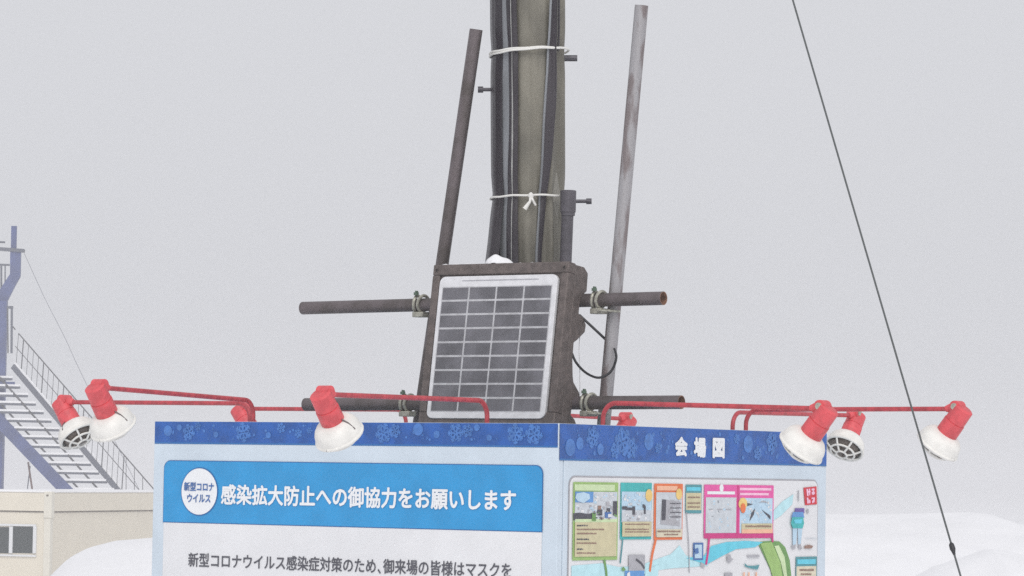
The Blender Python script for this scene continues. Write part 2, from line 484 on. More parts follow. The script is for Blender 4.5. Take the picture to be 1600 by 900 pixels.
sub(b, 'snowflake_print', pr)
b = MB()
for ch, x0, x1, ya, yb in (('会', 1053, 1073, 682, 713), ('場', 1082.5, 1102, 683, 715), ('図', 1112, 1131, 684, 716)):
    text(b, FR, ch, FR.tz(x0, 697)[0], FR.tz(x1, 698)[0], FR.tz(x0, yb)[1], FR.tz(x0, ya)[1], 'white_print', 3 * E1, .055)
sub(b, 'title_lettering', pr)
# map sheet
b = MB()
tm0, zm0 = FR.tz(888, 743); tm1 = FR.tz(1278, 752)[0]
rrect(b, FR, tm0, zm0, tm1, .16, .035, 'p_grey', E1)
rrect(b, FR, tm0 + .006, zm0 - .006, tm1 - .006, .166, .03, 'paper', 2 * E1)
O = 3 * E1
def q(mb, x0, y0, x1, y1, k, o=O): quadpx(mb, FR, x0, y0, x1, y1, k, o)
# river and slope shapes printed on the sheet
river = [(893, 884), (940, 880), (968, 886), (1000, 884), (1020, 876), (1048, 866), (1062, 852), (1072, 868), (1088, 872), (1100, 868), (1112, 852), (1135, 846), (1165, 845), (1195, 846), (1192, 856), (1178, 856), (1150, 860), (1128, 872), (1106, 884), (1080, 886), (1050, 888), (1020, 892), (1000, 900), (985, 915), (893, 915)]
polypx(b, FR, river[:3] + river[3:7] + river[7:11] + river[18:], 'p_cyan_pale', O)
polypx(b, FR, [(1072, 872), (1100, 869), (1112, 853), (1135, 847), (1165, 845), (1192, 847), (1180, 855), (1150, 858), (1126, 870), (1104, 882)], 'p_cyan', O + E1)
polypx(b, FR, [(1207, 800), (1222, 784), (1240, 772), (1238, 788), (1220, 806), (1207, 814)], 'p_cyan_pale', O)
polypx(b, FR, [(1010, 890), (1030, 882), (1028, 900), (1015, 915), (1004, 915)], 'p_cyan_pale', O + E1)
sub(b, 'map_sheet', pr)
def ln(mb, x0, x1, y, h, k, o):
    # a line of tiny print: broken dashes
    x = x0
    while x < x1 - 1:
        w = rnd.uniform(1.2, 3.6); w = min(w, x1 - x)
        q(mb, x, y + rnd.uniform(-.25, .25), x + w, y + h, k, o); x += w + rnd.uniform(.3, .9)
def thumb(mb, x0, y0, x1, y1, keys, n, o, smin=1.2, smax=4.5):
    # the busy grain of a small printed photograph
    for i in range(n):
        w, h = rnd.uniform(smin, smax), rnd.uniform(smin, smax)
        x, y = rnd.uniform(x0, x1 - w), rnd.uniform(y0, y1 - h)
        q(mb, x, y, x + w, y + h, rnd.choice(keys), o)
# card 1 green
b = MB()
q(b, 894, 753, 962.5, 874.5, 'p_green', O + E1)
q(b, 895.5, 756.5, 958, 767, 'p_green_pale', O + 2 * E1)
q(b, 896, 768, 961.5, 815, 'p_grey_pale', O + 2 * E1)
q(b, 896, 768, 924, 785, 'p_blue', O + 3 * E1)
polypx(b, FR, [(901, 771), (912, 769), (921, 772), (922, 779), (912, 786), (903, 783), (899, 778)], 'p_blue_pale', O + 4 * E1)
polypx(b, FR, [(896, 802), (905, 801), (920, 803), (926, 801), (927, 812), (896, 813)], 'p_dark', O + 3 * E1)
q(b, 896, 811, 961.5, 816, 'p_green_pale', O + 3 * E1)
for x, y, w, h, k in ((931, 790, 5, 14, 'p_brown'), (930, 796, 8, 9, 'p_dark'), (945, 794, 5, 13, 'p_dark'), (942, 800, 10, 9, 'p_navy'), (947, 803, 5, 5, 'paper'), (955, 783, 6, 22, 'p_dark'), (944, 784, 5, 7, 'p_grey'), (922, 801, 6, 13, 'p_green_dark')):
    q(b, x, y, x + w, y + h, k, O + 4 * E1)
thumb(b, 924, 770, 961, 788, ['p_grey_pale', 'p_blue_pale', 'p_grey_pale', 'paper'], 26, O + 3 * E1)
thumb(b, 897, 788, 961, 803, ['paper', 'p_grey_pale', 'p_blue_pale', 'p_grey'], 34, O + 3 * E1)
thumb(b, 920, 798, 961, 812, ['p_dark', 'p_grey', 'p_brown', 'paper', 'p_green_dark'], 26, O + 4.2 * E1, .8, 3)
q(b, 895.5, 816, 960, 869, 'p_tan', O + 3 * E1)
for y, x1, k in ((820, 915, 'p_dark'), (826, 942, 'p_brown'), (832.5, 929, 'p_brown'), (841.5, 917, 'p_dark'), (847.5, 929, 'p_brown'), (857, 908, 'p_dark'), (863, 927, 'p_brown')):
    ln(b, 898, x1, y, 2.2, k, O + 4 * E1)
sub(b, 'green_info_card', pr)
# card 2 teal
b = MB()
q(b, 968, 754, 1015.5, 842.5, 'p_teal', O + E1)
q(b, 969, 768, 1015, 816, 'p_blue_pale', O + 2 * E1)
q(b, 969, 797, 1015, 816, 'p_grey_pale', O + 3 * E1)
for x, y, w, h in ((969, 791, 8, 5), (975, 793, 13, 4), (985, 791, 4, 13), (1001, 788, 3, 5), (1003, 790, 2.5, 13)): q(b, x, y, x + w, y + h, 'p_dark', O + 4 * E1)
thumb(b, 970, 769, 1012, 790, ['p_blue_pale', 'p_grey_pale', 'paper'], 26, O + 3 * E1)
thumb(b, 970, 798, 1014, 815, ['p_blue_pale', 'p_grey_pale', 'paper', 'p_grey'], 26, O + 3.3 * E1)
q(b, 969, 815, 1014.5, 838, 'p_tan', O + 4 * E1)
disc(b, FR, *FR.tz(1011, 774), .022, 'p_yellow', O + 4 * E1)
for y in (818, 826, 830): ln(b, 973, 1011, y, 2, 'p_brown', O + 5 * E1)
sub(b, 'teal_info_card', pr)
# card 3 orange
b = MB()
q(b, 1020.5, 755.5, 1064, 843, 'p_orange', O + E1)
q(b, 1024, 759, 1056, 766.5, 'p_orange_pale', O + 2 * E1)
q(b, 1023, 769, 1062.5, 838, 'p_grey_pale', O + 2 * E1)
polypx(b, FR, [(1035, 780), (1041, 781), (1062, 783), (1062, 822), (1032, 819)], 'p_grey', O + 3 * E1)
polypx(b, FR, [(1035, 780), (1041, 781), (1040, 812), (1034, 813)], 'p_dark', O + 4 * E1)
for y in (786, 793, 800, 807): q(b, 1044, y, 1061, y + 1.2, 'p_dark', O + 4 * E1)
disc(b, FR, *FR.tz(1058, 772), .02, 'p_yellow', O + 4 * E1)
thumb(b, 1041, 782, 1061, 820, ['p_grey', 'p_grey_pale', 'p_grey'], 26, O + 3.5 * E1)
q(b, 1023, 827, 1062.5, 839, 'p_tan_pale', O + 4 * E1)
ln(b, 1024, 1060, 829, 2.4, 'p_brown', O + 5 * E1); ln(b, 1034, 1056, 834, 2, 'p_brown', O + 5 * E1)
sub(b, 'orange_info_card', pr)
# card 4 small blue
b = MB()
q(b, 1069.5, 757, 1094, 802, 'p_teal_dark', O + E1)
q(b, 1071, 761, 1092.5, 767, 'p_cyan', O + 2 * E1)
q(b, 1070, 770, 1093.5, 797, 'p_tan', O + 2 * E1)
for y in (776, 785, 791): ln(b, 1072, 1091, y, 2, 'p_brown', O + 3 * E1)
sub(b, 'blue_info_card', pr)
# card 5 pink double
b = MB()
q(b, 1098.5, 757, 1206, 839.5, 'p_pink', O + E1)
q(b, 1098.5, 834, 1206, 840.5, 'p_magenta', O + 2 * E1)
q(b, 1100.5, 777, 1147.5, 832.5, 'p_grey_pale', O + 2 * E1)
q(b, 1149.5, 758, 1152, 839, 'p_magenta', O + 2 * E1)
q(b, 1154, 778, 1204.5, 832.5, 'p_blue_pale', O + 2 * E1)
q(b, 1103, 767.5, 1146, 772.5, 'white_print', O + 2 * E1); disc(b, FR, *FR.tz(1125, 762.5), .014, 'white_print', O + 2.5 * E1)
q(b, 1154, 762, 1203, 766.5, 'p_pink_pale', O + 2 * E1); q(b, 1154, 770, 1199, 774, 'p_pink_pale', O + 2 * E1)
for x, w in ((1105, 6), (1118, 8), (1131, 9)): q(b, x, 795, x + w, 797, 'p_grey', O + 3 * E1)
polypx(b, FR, [(1171, 815), (1174, 802), (1180, 794), (1178, 804)], 'p_dark', O + 3 * E1)
polypx(b, FR, [(1190, 796), (1204, 806), (1204, 812)], 'p_dark', O + 3 * E1)
polypx(b, FR, [(1160, 792), (1168, 786), (1177, 788), (1166, 791)], 'p_dark', O + 3 * E1)
polypx(b, FR, [(1185, 785), (1194, 782), (1202, 786), (1194, 785)], 'p_grey', O + 3 * E1)
disc(b, FR, *FR.tz(1158, 787), .03, 'p_yellow', O + 3 * E1, ry=.022); disc(b, FR, *FR.tz(1158, 794), .018, 'p_orange', O + 4 * E1)
thumb(b, 1101, 778, 1147, 832, ['p_grey_pale', 'p_blue_pale', 'paper'], 60, O + 2.2 * E1)
thumb(b, 1155, 779, 1204, 818, ['p_blue_pale', 'p_grey_pale', 'p_blue_pale', 'paper'], 50, O + 2.2 * E1)
q(b, 1156, 818, 1204.5, 827, 'p_tan', O + 3 * E1); ln(b, 1162, 1202, 821, 2.5, 'p_brown', O + 4 * E1)
q(b, 1156, 827, 1204.5, 833, 'p_orange_pale', O + 3 * E1)
sub(b, 'pink_info_card', pr)
# leader lines of the cards
b = MB()
linepx(b, FR, [(942, 874), (945, 892), (946, 906)], .013, 'p_green_dark', O + 1.5 * E1)
linepx(b, FR, [(971, 842), (967, 880)], .008, 'p_teal_dark', O + 1.5 * E1)
linepx(b, FR, [(1022.5, 843), (1017, 866), (1013, 893)], .013, 'p_orange', O + 1.6 * E1)
linepx(b, FR, [(1070.5, 800), (1074, 850), (1075, 895)], .006, 'p_grey', O + 1.7 * E1)
linepx(b, FR, [(1106, 838), (1104, 862), (1101, 882)], .013, 'p_magenta', O + 1.8 * E1)
linepx(b, FR, [(1204.5, 838), (1205, 847)], .013, 'p_magenta', O + 1.9 * E1)
sub(b, 'leader_lines', pr)
# small map pictures
b = MB()
q(b, 980, 867, 1005, 893, 'p_grey', O + 2 * E1); q(b, 974, 892, 1004, 912, 'p_blue', O + 3 * E1); polypx(b, FR, [(978, 912), (980, 896), (984, 893), (986, 912)], 'paper', O + 4 * E1)
linepx(b, FR, [(991, 874), (999, 880), (1004, 888)], .008, 'p_dark', O + 4 * E1); polypx(b, FR, [(971, 890), (974, 885), (978, 890), (974, 893)], 'p_green_dark', O + 4 * E1)
q(b, 1081, 848, 1096.5, 875, 'p_navy', O + 2 * E1); q(b, 1083, 851, 1094, 872, 'p_blue_pale', O + 3 * E1)
polypx(b, FR, [(1085, 858), (1091, 856), (1092, 864), (1087, 866)], 'p_navy', O + 4 * E1)
linepx(b, FR, [(1092, 881), (1098, 885)], .014, 'p_grey', O + 3 * E1)
polypx(b, FR, [(1136, 868), (1141, 866), (1143, 872), (1146, 874), (1140, 879), (1136, 878)], 'p_grey', O + 3 * E1)
q(b, 1165, 867, 1184, 870.5, 'p_grey', O + 3 * E1)
polypx(b, FR, [(1164, 880), (1168, 884), (1180, 884), (1187, 882), (1184, 890), (1172, 888), (1164, 885)], 'p_teal_dark', O + 3 * E1)
for x in (1159, 1166.5, 1178): q(b, x, 894, x + 2, 912, 'p_orange_pale', O + 3 * E1)
q(b, 1130, 895, 1142, 905, 'p_grey', O + 2 * E1)
sub(b, 'map_pictogram', pr)
b = MB()
polypx(b, FR, [(1184, 848), (1190, 846), (1205, 845), (1218, 846), (1227, 855), (1234, 875), (1238, 915), (1210, 915), (1204, 890)], 'p_green_dark', O + E1)
polypx(b, FR, [(1188, 849), (1206, 847), (1220, 880), (1224, 915), (1211, 915), (1203, 886)], 'p_green', O + 2 * E1)
polypx(b, FR, [(1210, 853), (1217, 852), (1226, 870), (1232, 915), (1228, 915), (1220, 878)], 'p_green_pale', O + 2 * E1)
sub(b, 'green_slope', pr)
# figure printed on the map: headless-looking pale figure in purple and turquoise
b = MB()
q(b, 1240, 794, 1254.5, 802, 'p_purple', O + 2 * E1)
polypx(b, FR, [(1239.5, 800), (1255, 800), (1257, 809), (1236.5, 809)], 'p_blue', O + 3 * E1)
polypx(b, FR, [(1238, 808), (1255, 808), (1256.5, 818), (1254, 825.5), (1239, 825.5), (1236, 818)], 'p_teal', O + 4 * E1)
polypx(b, FR, [(1240, 812), (1254, 811), (1252, 818), (1242, 818)], 'p_cyan', O + 5 * E1)
polypx(b, FR, [(1238.5, 825), (1246, 825), (1243.5, 852), (1239, 852)], 'p_blue_pale', O + 3 * E1)
polypx(b, FR, [(1246.5, 825), (1254, 825), (1251, 852), (1247.5, 852)], 'p_blue_pale', O + 3 * E1)
polypx(b, FR, [(1237, 853), (1243.5, 850), (1243, 857), (1238, 858)], 'p_grey', O + 4 * E1); polypx(b, FR, [(1247.5, 851), (1251, 850), (1254, 858), (1248, 858)], 'p_grey', O + 4 * E1)
q(b, 1258, 795, 1261, 802, 'p_grey', O + 3 * E1); q(b, 1244.5, 766, 1246, 783, 'p_grey', O + 3 * E1)
ln(b, 1256, 1273, 840, 1.5, 'p_grey_pale', O + 3 * E1); polypx(b, FR, [(1257, 853), (1264, 851), (1271, 853), (1268, 857), (1257, 857)], 'p_brown', O + 3 * E1)
sub(b, 'printed_figure', pr)
b = MB()
polypx(b, FR, [(1255.5, 762), (1276, 760), (1276.5, 788), (1258, 789.5)], 'p_red', O + E1)
for ch, x0, x1, y0, y1 in (('ス', 1259.5, 1265.5, 763.5, 774.5), ('キ', 1267, 1273, 763, 774), ('た', 1260, 1266, 777, 787), ('け', 1267.5, 1273.5, 776.5, 786.5)):
    pass
for pts in ([(1260, 764), (1263, 764), (1263.5, 775), (1261, 775)], [(1261, 767.5), (1266.5, 767), (1266.5, 769.5), (1261, 770)], [(1264, 763.5), (1266, 763.5), (1266, 773.5), (1264.4, 774)], [(1268, 763.5), (1272.5, 763), (1273, 766), (1268.2, 766.5)], [(1268.2, 768.5), (1273, 768), (1273.2, 772), (1268.5, 773)], [(1269.8, 763), (1271.5, 763), (1271.7, 773), (1270, 773.5)],
            [(1260.5, 777.5), (1263, 777.5), (1264, 786.5), (1261.5, 786.8)], [(1263.5, 781), (1266, 780.6), (1266.5, 786), (1264.4, 786.2)], [(1268, 777.5), (1273, 777), (1273.3, 779.6), (1268.2, 780)], [(1271, 779), (1273.3, 779), (1272.5, 784.5), (1269.5, 786.4), (1268.8, 784)]):
    polypx(b, FR, pts, 'p_pink_pale', O + 2 * E1)
sub(b, 'red_label', pr)
b = MB()
q(b, 1241.5, 870, 1274, 915, 'p_teal_dark', O + E1); q(b, 1243.5, 874, 1272, 881, 'p_cyan', O + 2 * E1); q(b, 1242.5, 885, 1273, 915, 'p_tan_pale', O + 2 * E1)
ln(b, 1247, 1269, 889, 3, 'p_brown', O + 3 * E1); ln(b, 1249, 1265, 896, 2.4, 'p_brown', O + 3 * E1)
sub(b, 'blue_info_card', pr)

# ------------------------------------------------------------------ the pole and its wrapping
PV = .93
pc = on_plane(829, 500, P(0, PV, 0), B); pc.z = 0
PR = .128
lean = Vector((-.020, 0, 1))
pole = thing('utility_pole', 'thick olive grey utility pole wrapped in dark sheeting, tied with white string', 'utility pole', pc)
def pz(z): return pc + lean * z - Vector((0, 0, 0)) - lean * 0 + Vector((.020 * 2.2, 0, 0))
b = MB(); b.tube([pz(z) for z in (0, 2, 4, 7.3)], [PR + .006, PR, PR - .006, PR - .014], 'pole_concrete', 40)
b.build('pole_shaft', pole)
ZS0, ZS1 = 2.30, 5.2
def sheet(name, f0, f1, off, k, z0=ZS0, z1=ZS1, waves=0.0, n=26, nz=90, seed=0, puff=.0, thick=.003, ridge=None):
    """strip of sheeting hugging the pole between two visible width fractions (-1..1 as seen from the front)"""
    b = MB(); vs = []
    for j in range(nz + 1):
        z = z0 + (z1 - z0) * j / nz
        c = pz(z)
        zz = (z - z0)
        a0 = math.asin(max(-1, min(1, f0(z) if callable(f0) else f0))) if not isinstance(f0, tuple) else f0[0]
        a1 = math.asin(max(-1, min(1, f1(z) if callable(f1) else f1))) if not isinstance(f1, tuple) else f1[0]
        for i in range(n + 1):
            t = i / n; an = a0 + (a1 - a0) * t
            r = PR + off + waves * noise.noise(Vector((an * 2.2, z * .9, seed))) + waves * .5 * noise.noise(Vector((an * 6, z * 1.7, seed + 9)))
            r += puff * math.sin(math.pi * t)
            if ridge: r += ridge(an, z)
            vs.append(c + Vector((math.sin(an), -math.cos(an), 0)) * r)
    fs = [(j * (n + 1) + i, j * (n + 1) + i + 1, (j + 1) * (n + 1) + i + 1, (j + 1) * (n + 1) + i) for j in range(nz) for i in range(n)]
    b.mesh(vs, fs, k)
    o = b.build(name, pole, smooth=60)
    m = o.modifiers.new('solid', 'SOLIDIFY'); m.thickness = thick; m.offset = 1
    return o
zt1 = lambda y: at(829, y, pc.y).z
Z85, Z308, Z400 = zt1(84), zt1(308), zt1(403)
def pinch(z): return -.006 * math.exp(-((z - Z308) / .05) ** 2) - .004 * math.exp(-((z - Z85) / .05) ** 2)
def rid(an, z): return pinch(z) + .016 * math.exp(-((an - .62 - .06 * math.sin(z * 2.1)) / .07) ** 2) + .007 * math.exp(-((an - .22 - .05 * math.sin(z * 1.7 + 1)) / .05) ** 2) * max(0, min(1, (Z308 - z) * 6 + .6)) + .004 * math.sin(an * 9 + z) + .006 * math.exp(-((z - Z308 + .3) / .22) ** 2) * noise.noise(Vector((an * 6, z * 7, 3)))
so = sheet('olive_sheet', (-2.2,), (2.2,), .004, 'sheet_olive', waves=.006, n=120, seed=1, ridge=rid)
wv = lambda c, a, s: (lambda z: c + a * noise.noise(Vector((z * 1.5, s, 0))) )
p1 = lambda an, z: pinch(z)
flare = lambda an, z: pinch(z) + .02 * max(0, (Z308 - z) / .22) ** 1.5
sheet('black_sheet', (-1.75,), wv(-.70, .05, 1), .016, 'sheet_black', waves=.006, seed=2, ridge=flare)
sheet('grey_sheet', wv(-.80, .03, 4), wv(-.50, .05, 2), .012, 'sheet_grey', waves=.006, seed=3, ridge=p1)
sheet('black_sheet', wv(-.58, .10, 5), wv(-.33, .06, 3), .0155, 'sheet_black', waves=.004, puff=.006, seed=4, ridge=p1)
sheet('fold_edge', lambda z: -.455 + .05 * noise.noise(Vector((z * 1.5, 7, 0))), lambda z: -.450 + .05 * noise.noise(Vector((z * 1.5, 7, 0))) + .03 * (.5 + noise.noise(Vector((z * 2.3, 17, 0)))), .0255, 'sheet_fold', waves=.002, seed=5, n=4, ridge=p1)
yf = lambda z: min(1, max(0, (zt1(0) - z) / (zt1(0) - Z400)))
f_lo = lambda z: .57 - .40 * yf(z) + .03 * noise.noise(Vector((z * 3.1, 8, 0)))
f_hi = lambda z: f_lo(z) + .11 + .10 * math.sin(math.pi * yf(z)) * (1 - .5 * yf(z)) + .03 * noise.noise(Vector((z * 2.7, 9, 0)))
sheet('black_sheet', f_lo, f_hi, .016, 'sheet_black', waves=.002, puff=.003, seed=6, n=10, ridge=rid)
sheet('grey_sheet', lambda z: f_lo(z) - .035, lambda z: f_lo(z) - .004, .017, 'sheet_grey', waves=.002, puff=.002, seed=12, n=6, ridge=rid)
sheet('black_sheet', lambda z: .73 + .03 * noise.noise(Vector((z * 2.4, 18, 0))), lambda z: .73 + max(.015, .05 + .10 * min(0, (z - Z85))) + .02 * noise.noise(Vector((z * 2, 11, 0))), .0165, 'sheet_black', waves=.002, seed=8, n=8, z0=Z85, ridge=p1)
# strings
def string(y_l, y_r, name):
    b = MB(); pts = []
    zl, zr = zt1(y_l), zt1(y_r)
    for i in range(41):
        an = -2.0 + 4.0 * i / 40
        z = zl + (zr - zl) * (math.sin(an) + 1) / 2 + .0012 * math.sin(i * .9)
        pts.append(pz(z) + Vector((math.sin(an), -math.cos(an), 0)) * (PR + .020 + .013 * max(0, math.cos(an))))
    b.tube(pts, .0040, 'string', 8)
    if name == 'knot':
        k = pz(zt1(311)) + Vector((.002, -PR - .036, 0))
        b.lathe(k - Z * .012, Z, [(0, .002), (.006, .010), (.016, .011), (.024, .003)], 'string', 10)
        b.tube([k, k + Vector((-.003, -.01, -.022)), k + Vector((-.022, -.006, -.05))], [.006, .005, .009], 'string', 8)
        b.tube([k, k + Vector((.008, -.01, -.018)), k + Vector((.018, -.004, -.036))], .004, 'string', 8)
    b.build('tie_string', pole)
string(90, 78, ''); string(86, 78, ''); string(312, 308, 'knot')
def bolt(x0, x1, y, r, head, name='step_bolt'):
    b = MB(); p, q_ = at(x0, y, pc.y), at(x1, y, pc.y)
    b.tube([p, q_], r, 'bolt', 10)
    if head: d = (q_ - p).normalized(); b.tube([q_ - d * .012, q_ + d * .008], head, 'bolt', 12)
    b.build(name, pole)
bolt(775, 750, 140, .007, .012); bolt(880, 902, 91, .012, 0); bolt(898, 921, 314.5, .007, .011)
b = MB()
k1, k0 = at(888, 300, pc.y - .13), at(883, 430, pc.y - .13)
b.tube([k0, k1 - Z * .02], .0225, 'conduit', 18)
cp = b.build('conduit_pipe', pole)
b = MB(); b.tube([k1 - Z * .075, k1 + Z * .004, k1 + Z * .006], [.029, .030, .026], 'conduit', 18)
b.tube([k1 - Z * .088 , k1 - Z * .072], .026, 'conduit', 18)
c2 = b.build('pipe_cap', pole); c2.parent = cp

# ------------------------------------------------------------------ scaffold pipes
def pipe(name, p, q_, k, label, hollow=True, r=.0243, group='steel scaffold pipes around the pole'):
    t = thing(name, label, 'pipe', p, group)
    d = (q_ - p).normalized()
    b = MB(); b.tube([p, q_], r, k, 20, caps=False)
    b.tube([p + d * .001, q_ - d * .0005], r - .0035, 'pipe_rust', 20, caps=False)
    for e, s_ in ((p, 1), (q_, -1)):       # annular ends
        b.lathe(e, d * s_, [(0, r), (0, r - .0035)], 'pipe_rust' if 1 else k, 20)
        b.lathe(e + d * s_ * .25, d * s_, [(0, r - .0035), (.001, .0)], 'case_hole', 20)
    o = b.build('pipe_tube', t, smooth=50); return t
# solar case frame (needed for pipe depth)
TILT = R(8); VF = .50
XR = -A
bc = on_plane(757, 668, P(0, VF, 0), B)          # bottom centre of the front face
YV = B * math.cos(TILT) - Z * math.sin(TILT)     # depth direction of the case
ZV = Z * math.cos(TILT) + B * math.sin(TILT)
def case_pt(x, y, z): return bc + XR * x + YV * y + ZV * z
def v_of(p): return (p - S).dot(B)
CH = .605
NU, NL = .462, .088
VU = v_of(case_pt(0, .118, NU)); VL = v_of(case_pt(0, .128, NL))
pu0, pu1 = on_plane(473, 481.5, P(0, VU, 0), B), on_plane(1037, 466, P(0, VU, 0), B)
pw0, pw1 = on_plane(477, 632, P(0, VL, 0), B), on_plane(1065, 628.5, P(0, VL, 0), B)
pipe('scaffold_pipe', pu0, pu1, 'pipe_dark', 'upper horizontal dark steel pipe behind the solar panel, open rusty end on the right')
pipe('scaffold_pipe', pw0, pw1, 'pipe_dark', 'lower horizontal dark steel pipe just above the blue header strips')
VB = max(VU, VL) + .052
def leaning(x0, y0, x1, y1, v, k, label):
    p, q_ = on_plane(x0, y0, P(0, v, 0), B), on_plane(x1, y1, P(0, v, 0), B)
    f = q_ + (q_ - p) * ((.02 - q_.z) / (q_.z - p.z))
    pipe('scaffold_pipe', f, p, k, label); return f, p
leaning(744, 46, 691, 412, VB, 'pipe_dark', 'shorter dark leaning steel pipe left of the wrapped pole')
f2, t2 = leaning(1002.5, 8.5, 944, 655, VB, 'pipe_light', 'tall worn grey leaning steel pipe right of the wrapped pole')

# clamps
def clamp(c, green, label, plate=None, sc_=1.0):
    t = thing('pipe_clamp', label, 'clamp', c, 'metal clamps on the horizontal pipes')
    d = XR
    for dx in (-.016, .012):
        b = MB()
        pts = []
        for i in range(21):
            an = 2 * math.pi * i / 20
            pts.append(c + d * (dx + .006 * math.sin(an + dx * 60)) + (B * math.cos(an) + Z * math.sin(an)) * .0285)
        b.tube(pts, .0062, 'clamp_metal', 8, caps=False); b.build('band', t)
    b = MB(); b.box(c - d * .024 - B * .02 - Z * .052, d * .05, B * .045, Z * .02, 'clamp_metal'); o = b.build('saddle', t, bevel=.003)
    b = MB(); b.tube([c + Z * .03 - B * .022 - d * .004, c + Z * .046 - B * .022 - d * .002], .006, 'clamp_green', 8)
    b.lathe(c + Z * .030 - B * .022 - d * .004, Z, [(0, .0), (0, .011), (.010, .011), (.010, 0)], 'clamp_green', 6)
    b.build('bolt', t)
    if plate:
        b = MB(); b.box(c + d * .012 - B * .03 - Z * .046, d * .055, B * .075, Z * .008, 'clamp_metal'); b.build('plate', t, bevel=.002)
clamp(on_plane(657, 474, P(0, VU, 0), B), 1, 'metal clamp on the upper pipe at the left edge of the solar panel')
clamp(on_plane(935, 468, P(0, VU, 0), B), 1, 'metal clamp with green bolt on the upper pipe right of the solar panel', plate=1)
clamp(on_plane(636, 629, P(0, VL, 0), B), 1, 'metal clamp on the lower pipe at the left edge of the solar panel')
clamp(on_plane(919, 628, P(0, VL, 0), B), 1, 'metal clamp with pale bands on the lower pipe right of the solar panel', plate=1)

# ------------------------------------------------------------------ solar panel unit
sp = thing('solar_panel', 'dark brown framed solar panel, four by nine grey cells, tilted before the pole', 'solar panel', bc)
CW = .302
b = MB()
b.box(case_pt(-CW, 0, 0), XR * 2 * CW, YV * .045, ZV * .0565, 'case_brown')                 # bottom rail
b.box(case_pt(-CW, 0, CH - .04), XR * 2 * CW, YV * .045, ZV * .04, 'case_brown')           # top rail
b.box(case_pt(-CW, 0, .0565), XR * .032, YV * .045, ZV * (CH - .0965), 'case_brown')
b.box(case_pt(CW - .032, 0, .0565), XR * .032, YV * .045, ZV * (CH - .0965), 'case_brown')
b.box(case_pt(-CW + .03, .012, .05), XR * (2 * CW - .06), YV * .03, ZV * (CH - .085), 'case_brown')   # back tray
prof = [(.046, 0), (.046, CH - .004), (.10, CH - .002), (.127, CH - .02), (.130, CH - .085), (.112, CH - .10), (.094, NU + .028), (.092, NU - .03), (.120, NU - .04), (.145, NU - .062), (.142, NU - .09), (.100, NU - .125), (.078, NU - .14), (.080, NU - .20), (.092, NU - .26), (.100, NU - .28), (.142, NU - .31), (.150, NL + .045), (.140, NL + .032), (.106, NL + .024), (.102, NL - .024), (.128, NL - .036), (.150, NL - .06), (.150, 0)]
for x0 in (-CW, CW - .03):
    b.prism([case_pt(x0, y, z) for y, z in prof], XR * .03, 'case_brown')
b.build('case', sp, smooth=30, bevel=.004)
for x, z in ((-CW + .018, CH - .022), (CW - .018, CH - .022)):
    b = MB(); b.lathe(case_pt(x, -.003, z), YV, [(0, .008), (0, .006), (.004, .0055)], 'case_brown', 14)
    b.lathe(case_pt(x, -.0005, z), YV, [(0, .0062), (.0003, 0)], 'case_hole', 14)
    b.build('screw', sp)
# white laminate with rounded corners
fx0, fx1, fz0, fz1 = -.262, .262, .032, CH - .047
b = MB(); pts = []
r_ = .025
for cx, cz, a0 in ((fx1 - r_, fz1 - r_, 0), (fx0 + r_, fz1 - r_, 90), (fx0 + r_, fz0 + r_, 180), (fx1 - r_, fz0 + r_, 270)):
    for i in range(7):
        an = R(a0 + 15 * i); pts.append(case_pt(cx + r_ * math.cos(an), -.006, cz + r_ * math.sin(an)))
b.prism(pts, YV * .0165, 'cell_white')
b.build('white_frame', sp, smooth=30, bevel=.002)
b = MB()
b.box(case_pt(-.246, -.0066, .056), XR * .489, YV * .0004, ZV * (CH - .142), 'cell_line')
cx0, cx1, cz0, cz1 = -.246, .243, .056, CH - .086
nw, nh = (cx1 - cx0) / 4, (cz1 - cz0) / 9
g = .0040
for i in range(4):
    for j in range(9):
        b.box(case_pt(cx0 + i * nw + g, -.0075, cz0 + j * nh + g), XR * (nw - 2 * g), YV * .0012, ZV * (nh - 2 * g), 'cell')
b.build('solar_cells', sp, smooth=0)
b = MB()
b.box(case_pt(-.16, -.0068, CH - .066), XR * .34, YV * .0006, ZV * .004, 'p_grey'); b.build('label_print', sp, smooth=0)
def smooth_pts(pts, n=10):
    out = []
    P_ = [pts[0]] + list(pts) + [pts[-1]]
    for i in range(1, len(P_) - 2):
        for k in range(n):
            t = k / n
            out.append(.5 * ((2 * P_[i]) + (P_[i + 1] - P_[i - 1]) * t + (2 * P_[i - 1] - 5 * P_[i] + 4 * P_[i + 1] - P_[i + 2]) * t * t + (3 * P_[i] - P_[i - 1] - 3 * P_[i + 1] + P_[i + 2]) * t ** 3))
    out.append(pts[-1]); return out
vp = lambda x, y, v: on_plane(x, y, P(0, v, 0), B)
b = MB()
b.tube(smooth_pts([vp(905, 492, VU + .0), vp(918, 504, VU + .01), vp(932, 517, VU + .02), vp(948, 532, VB)]), .0048, 'cable_black', 8)
b.build('cable', sp)
b = MB()
b.tube(smooth_pts([vp(886, 535, VU - .04), vp(892, 548, VU - .02), vp(900, 566, VU), vp(915, 582, VU - .01), vp(933, 590, VU - .02), vp(948, 586, VB - .06), vp(958, 575, VB - .05), vp(963, 558, VB - .05), vp(960, 545, VB - .02)]), .0046, 'cable_black', 8)
b.build('cable', sp)
b = MB(); b.tube(smooth_pts([vp(909, 500, VU), vp(905, 540, VU), vp(906, 580, VU), vp(906, 618, VU)]), .0016, 'cell_white', 6); b.build('cord', sp)
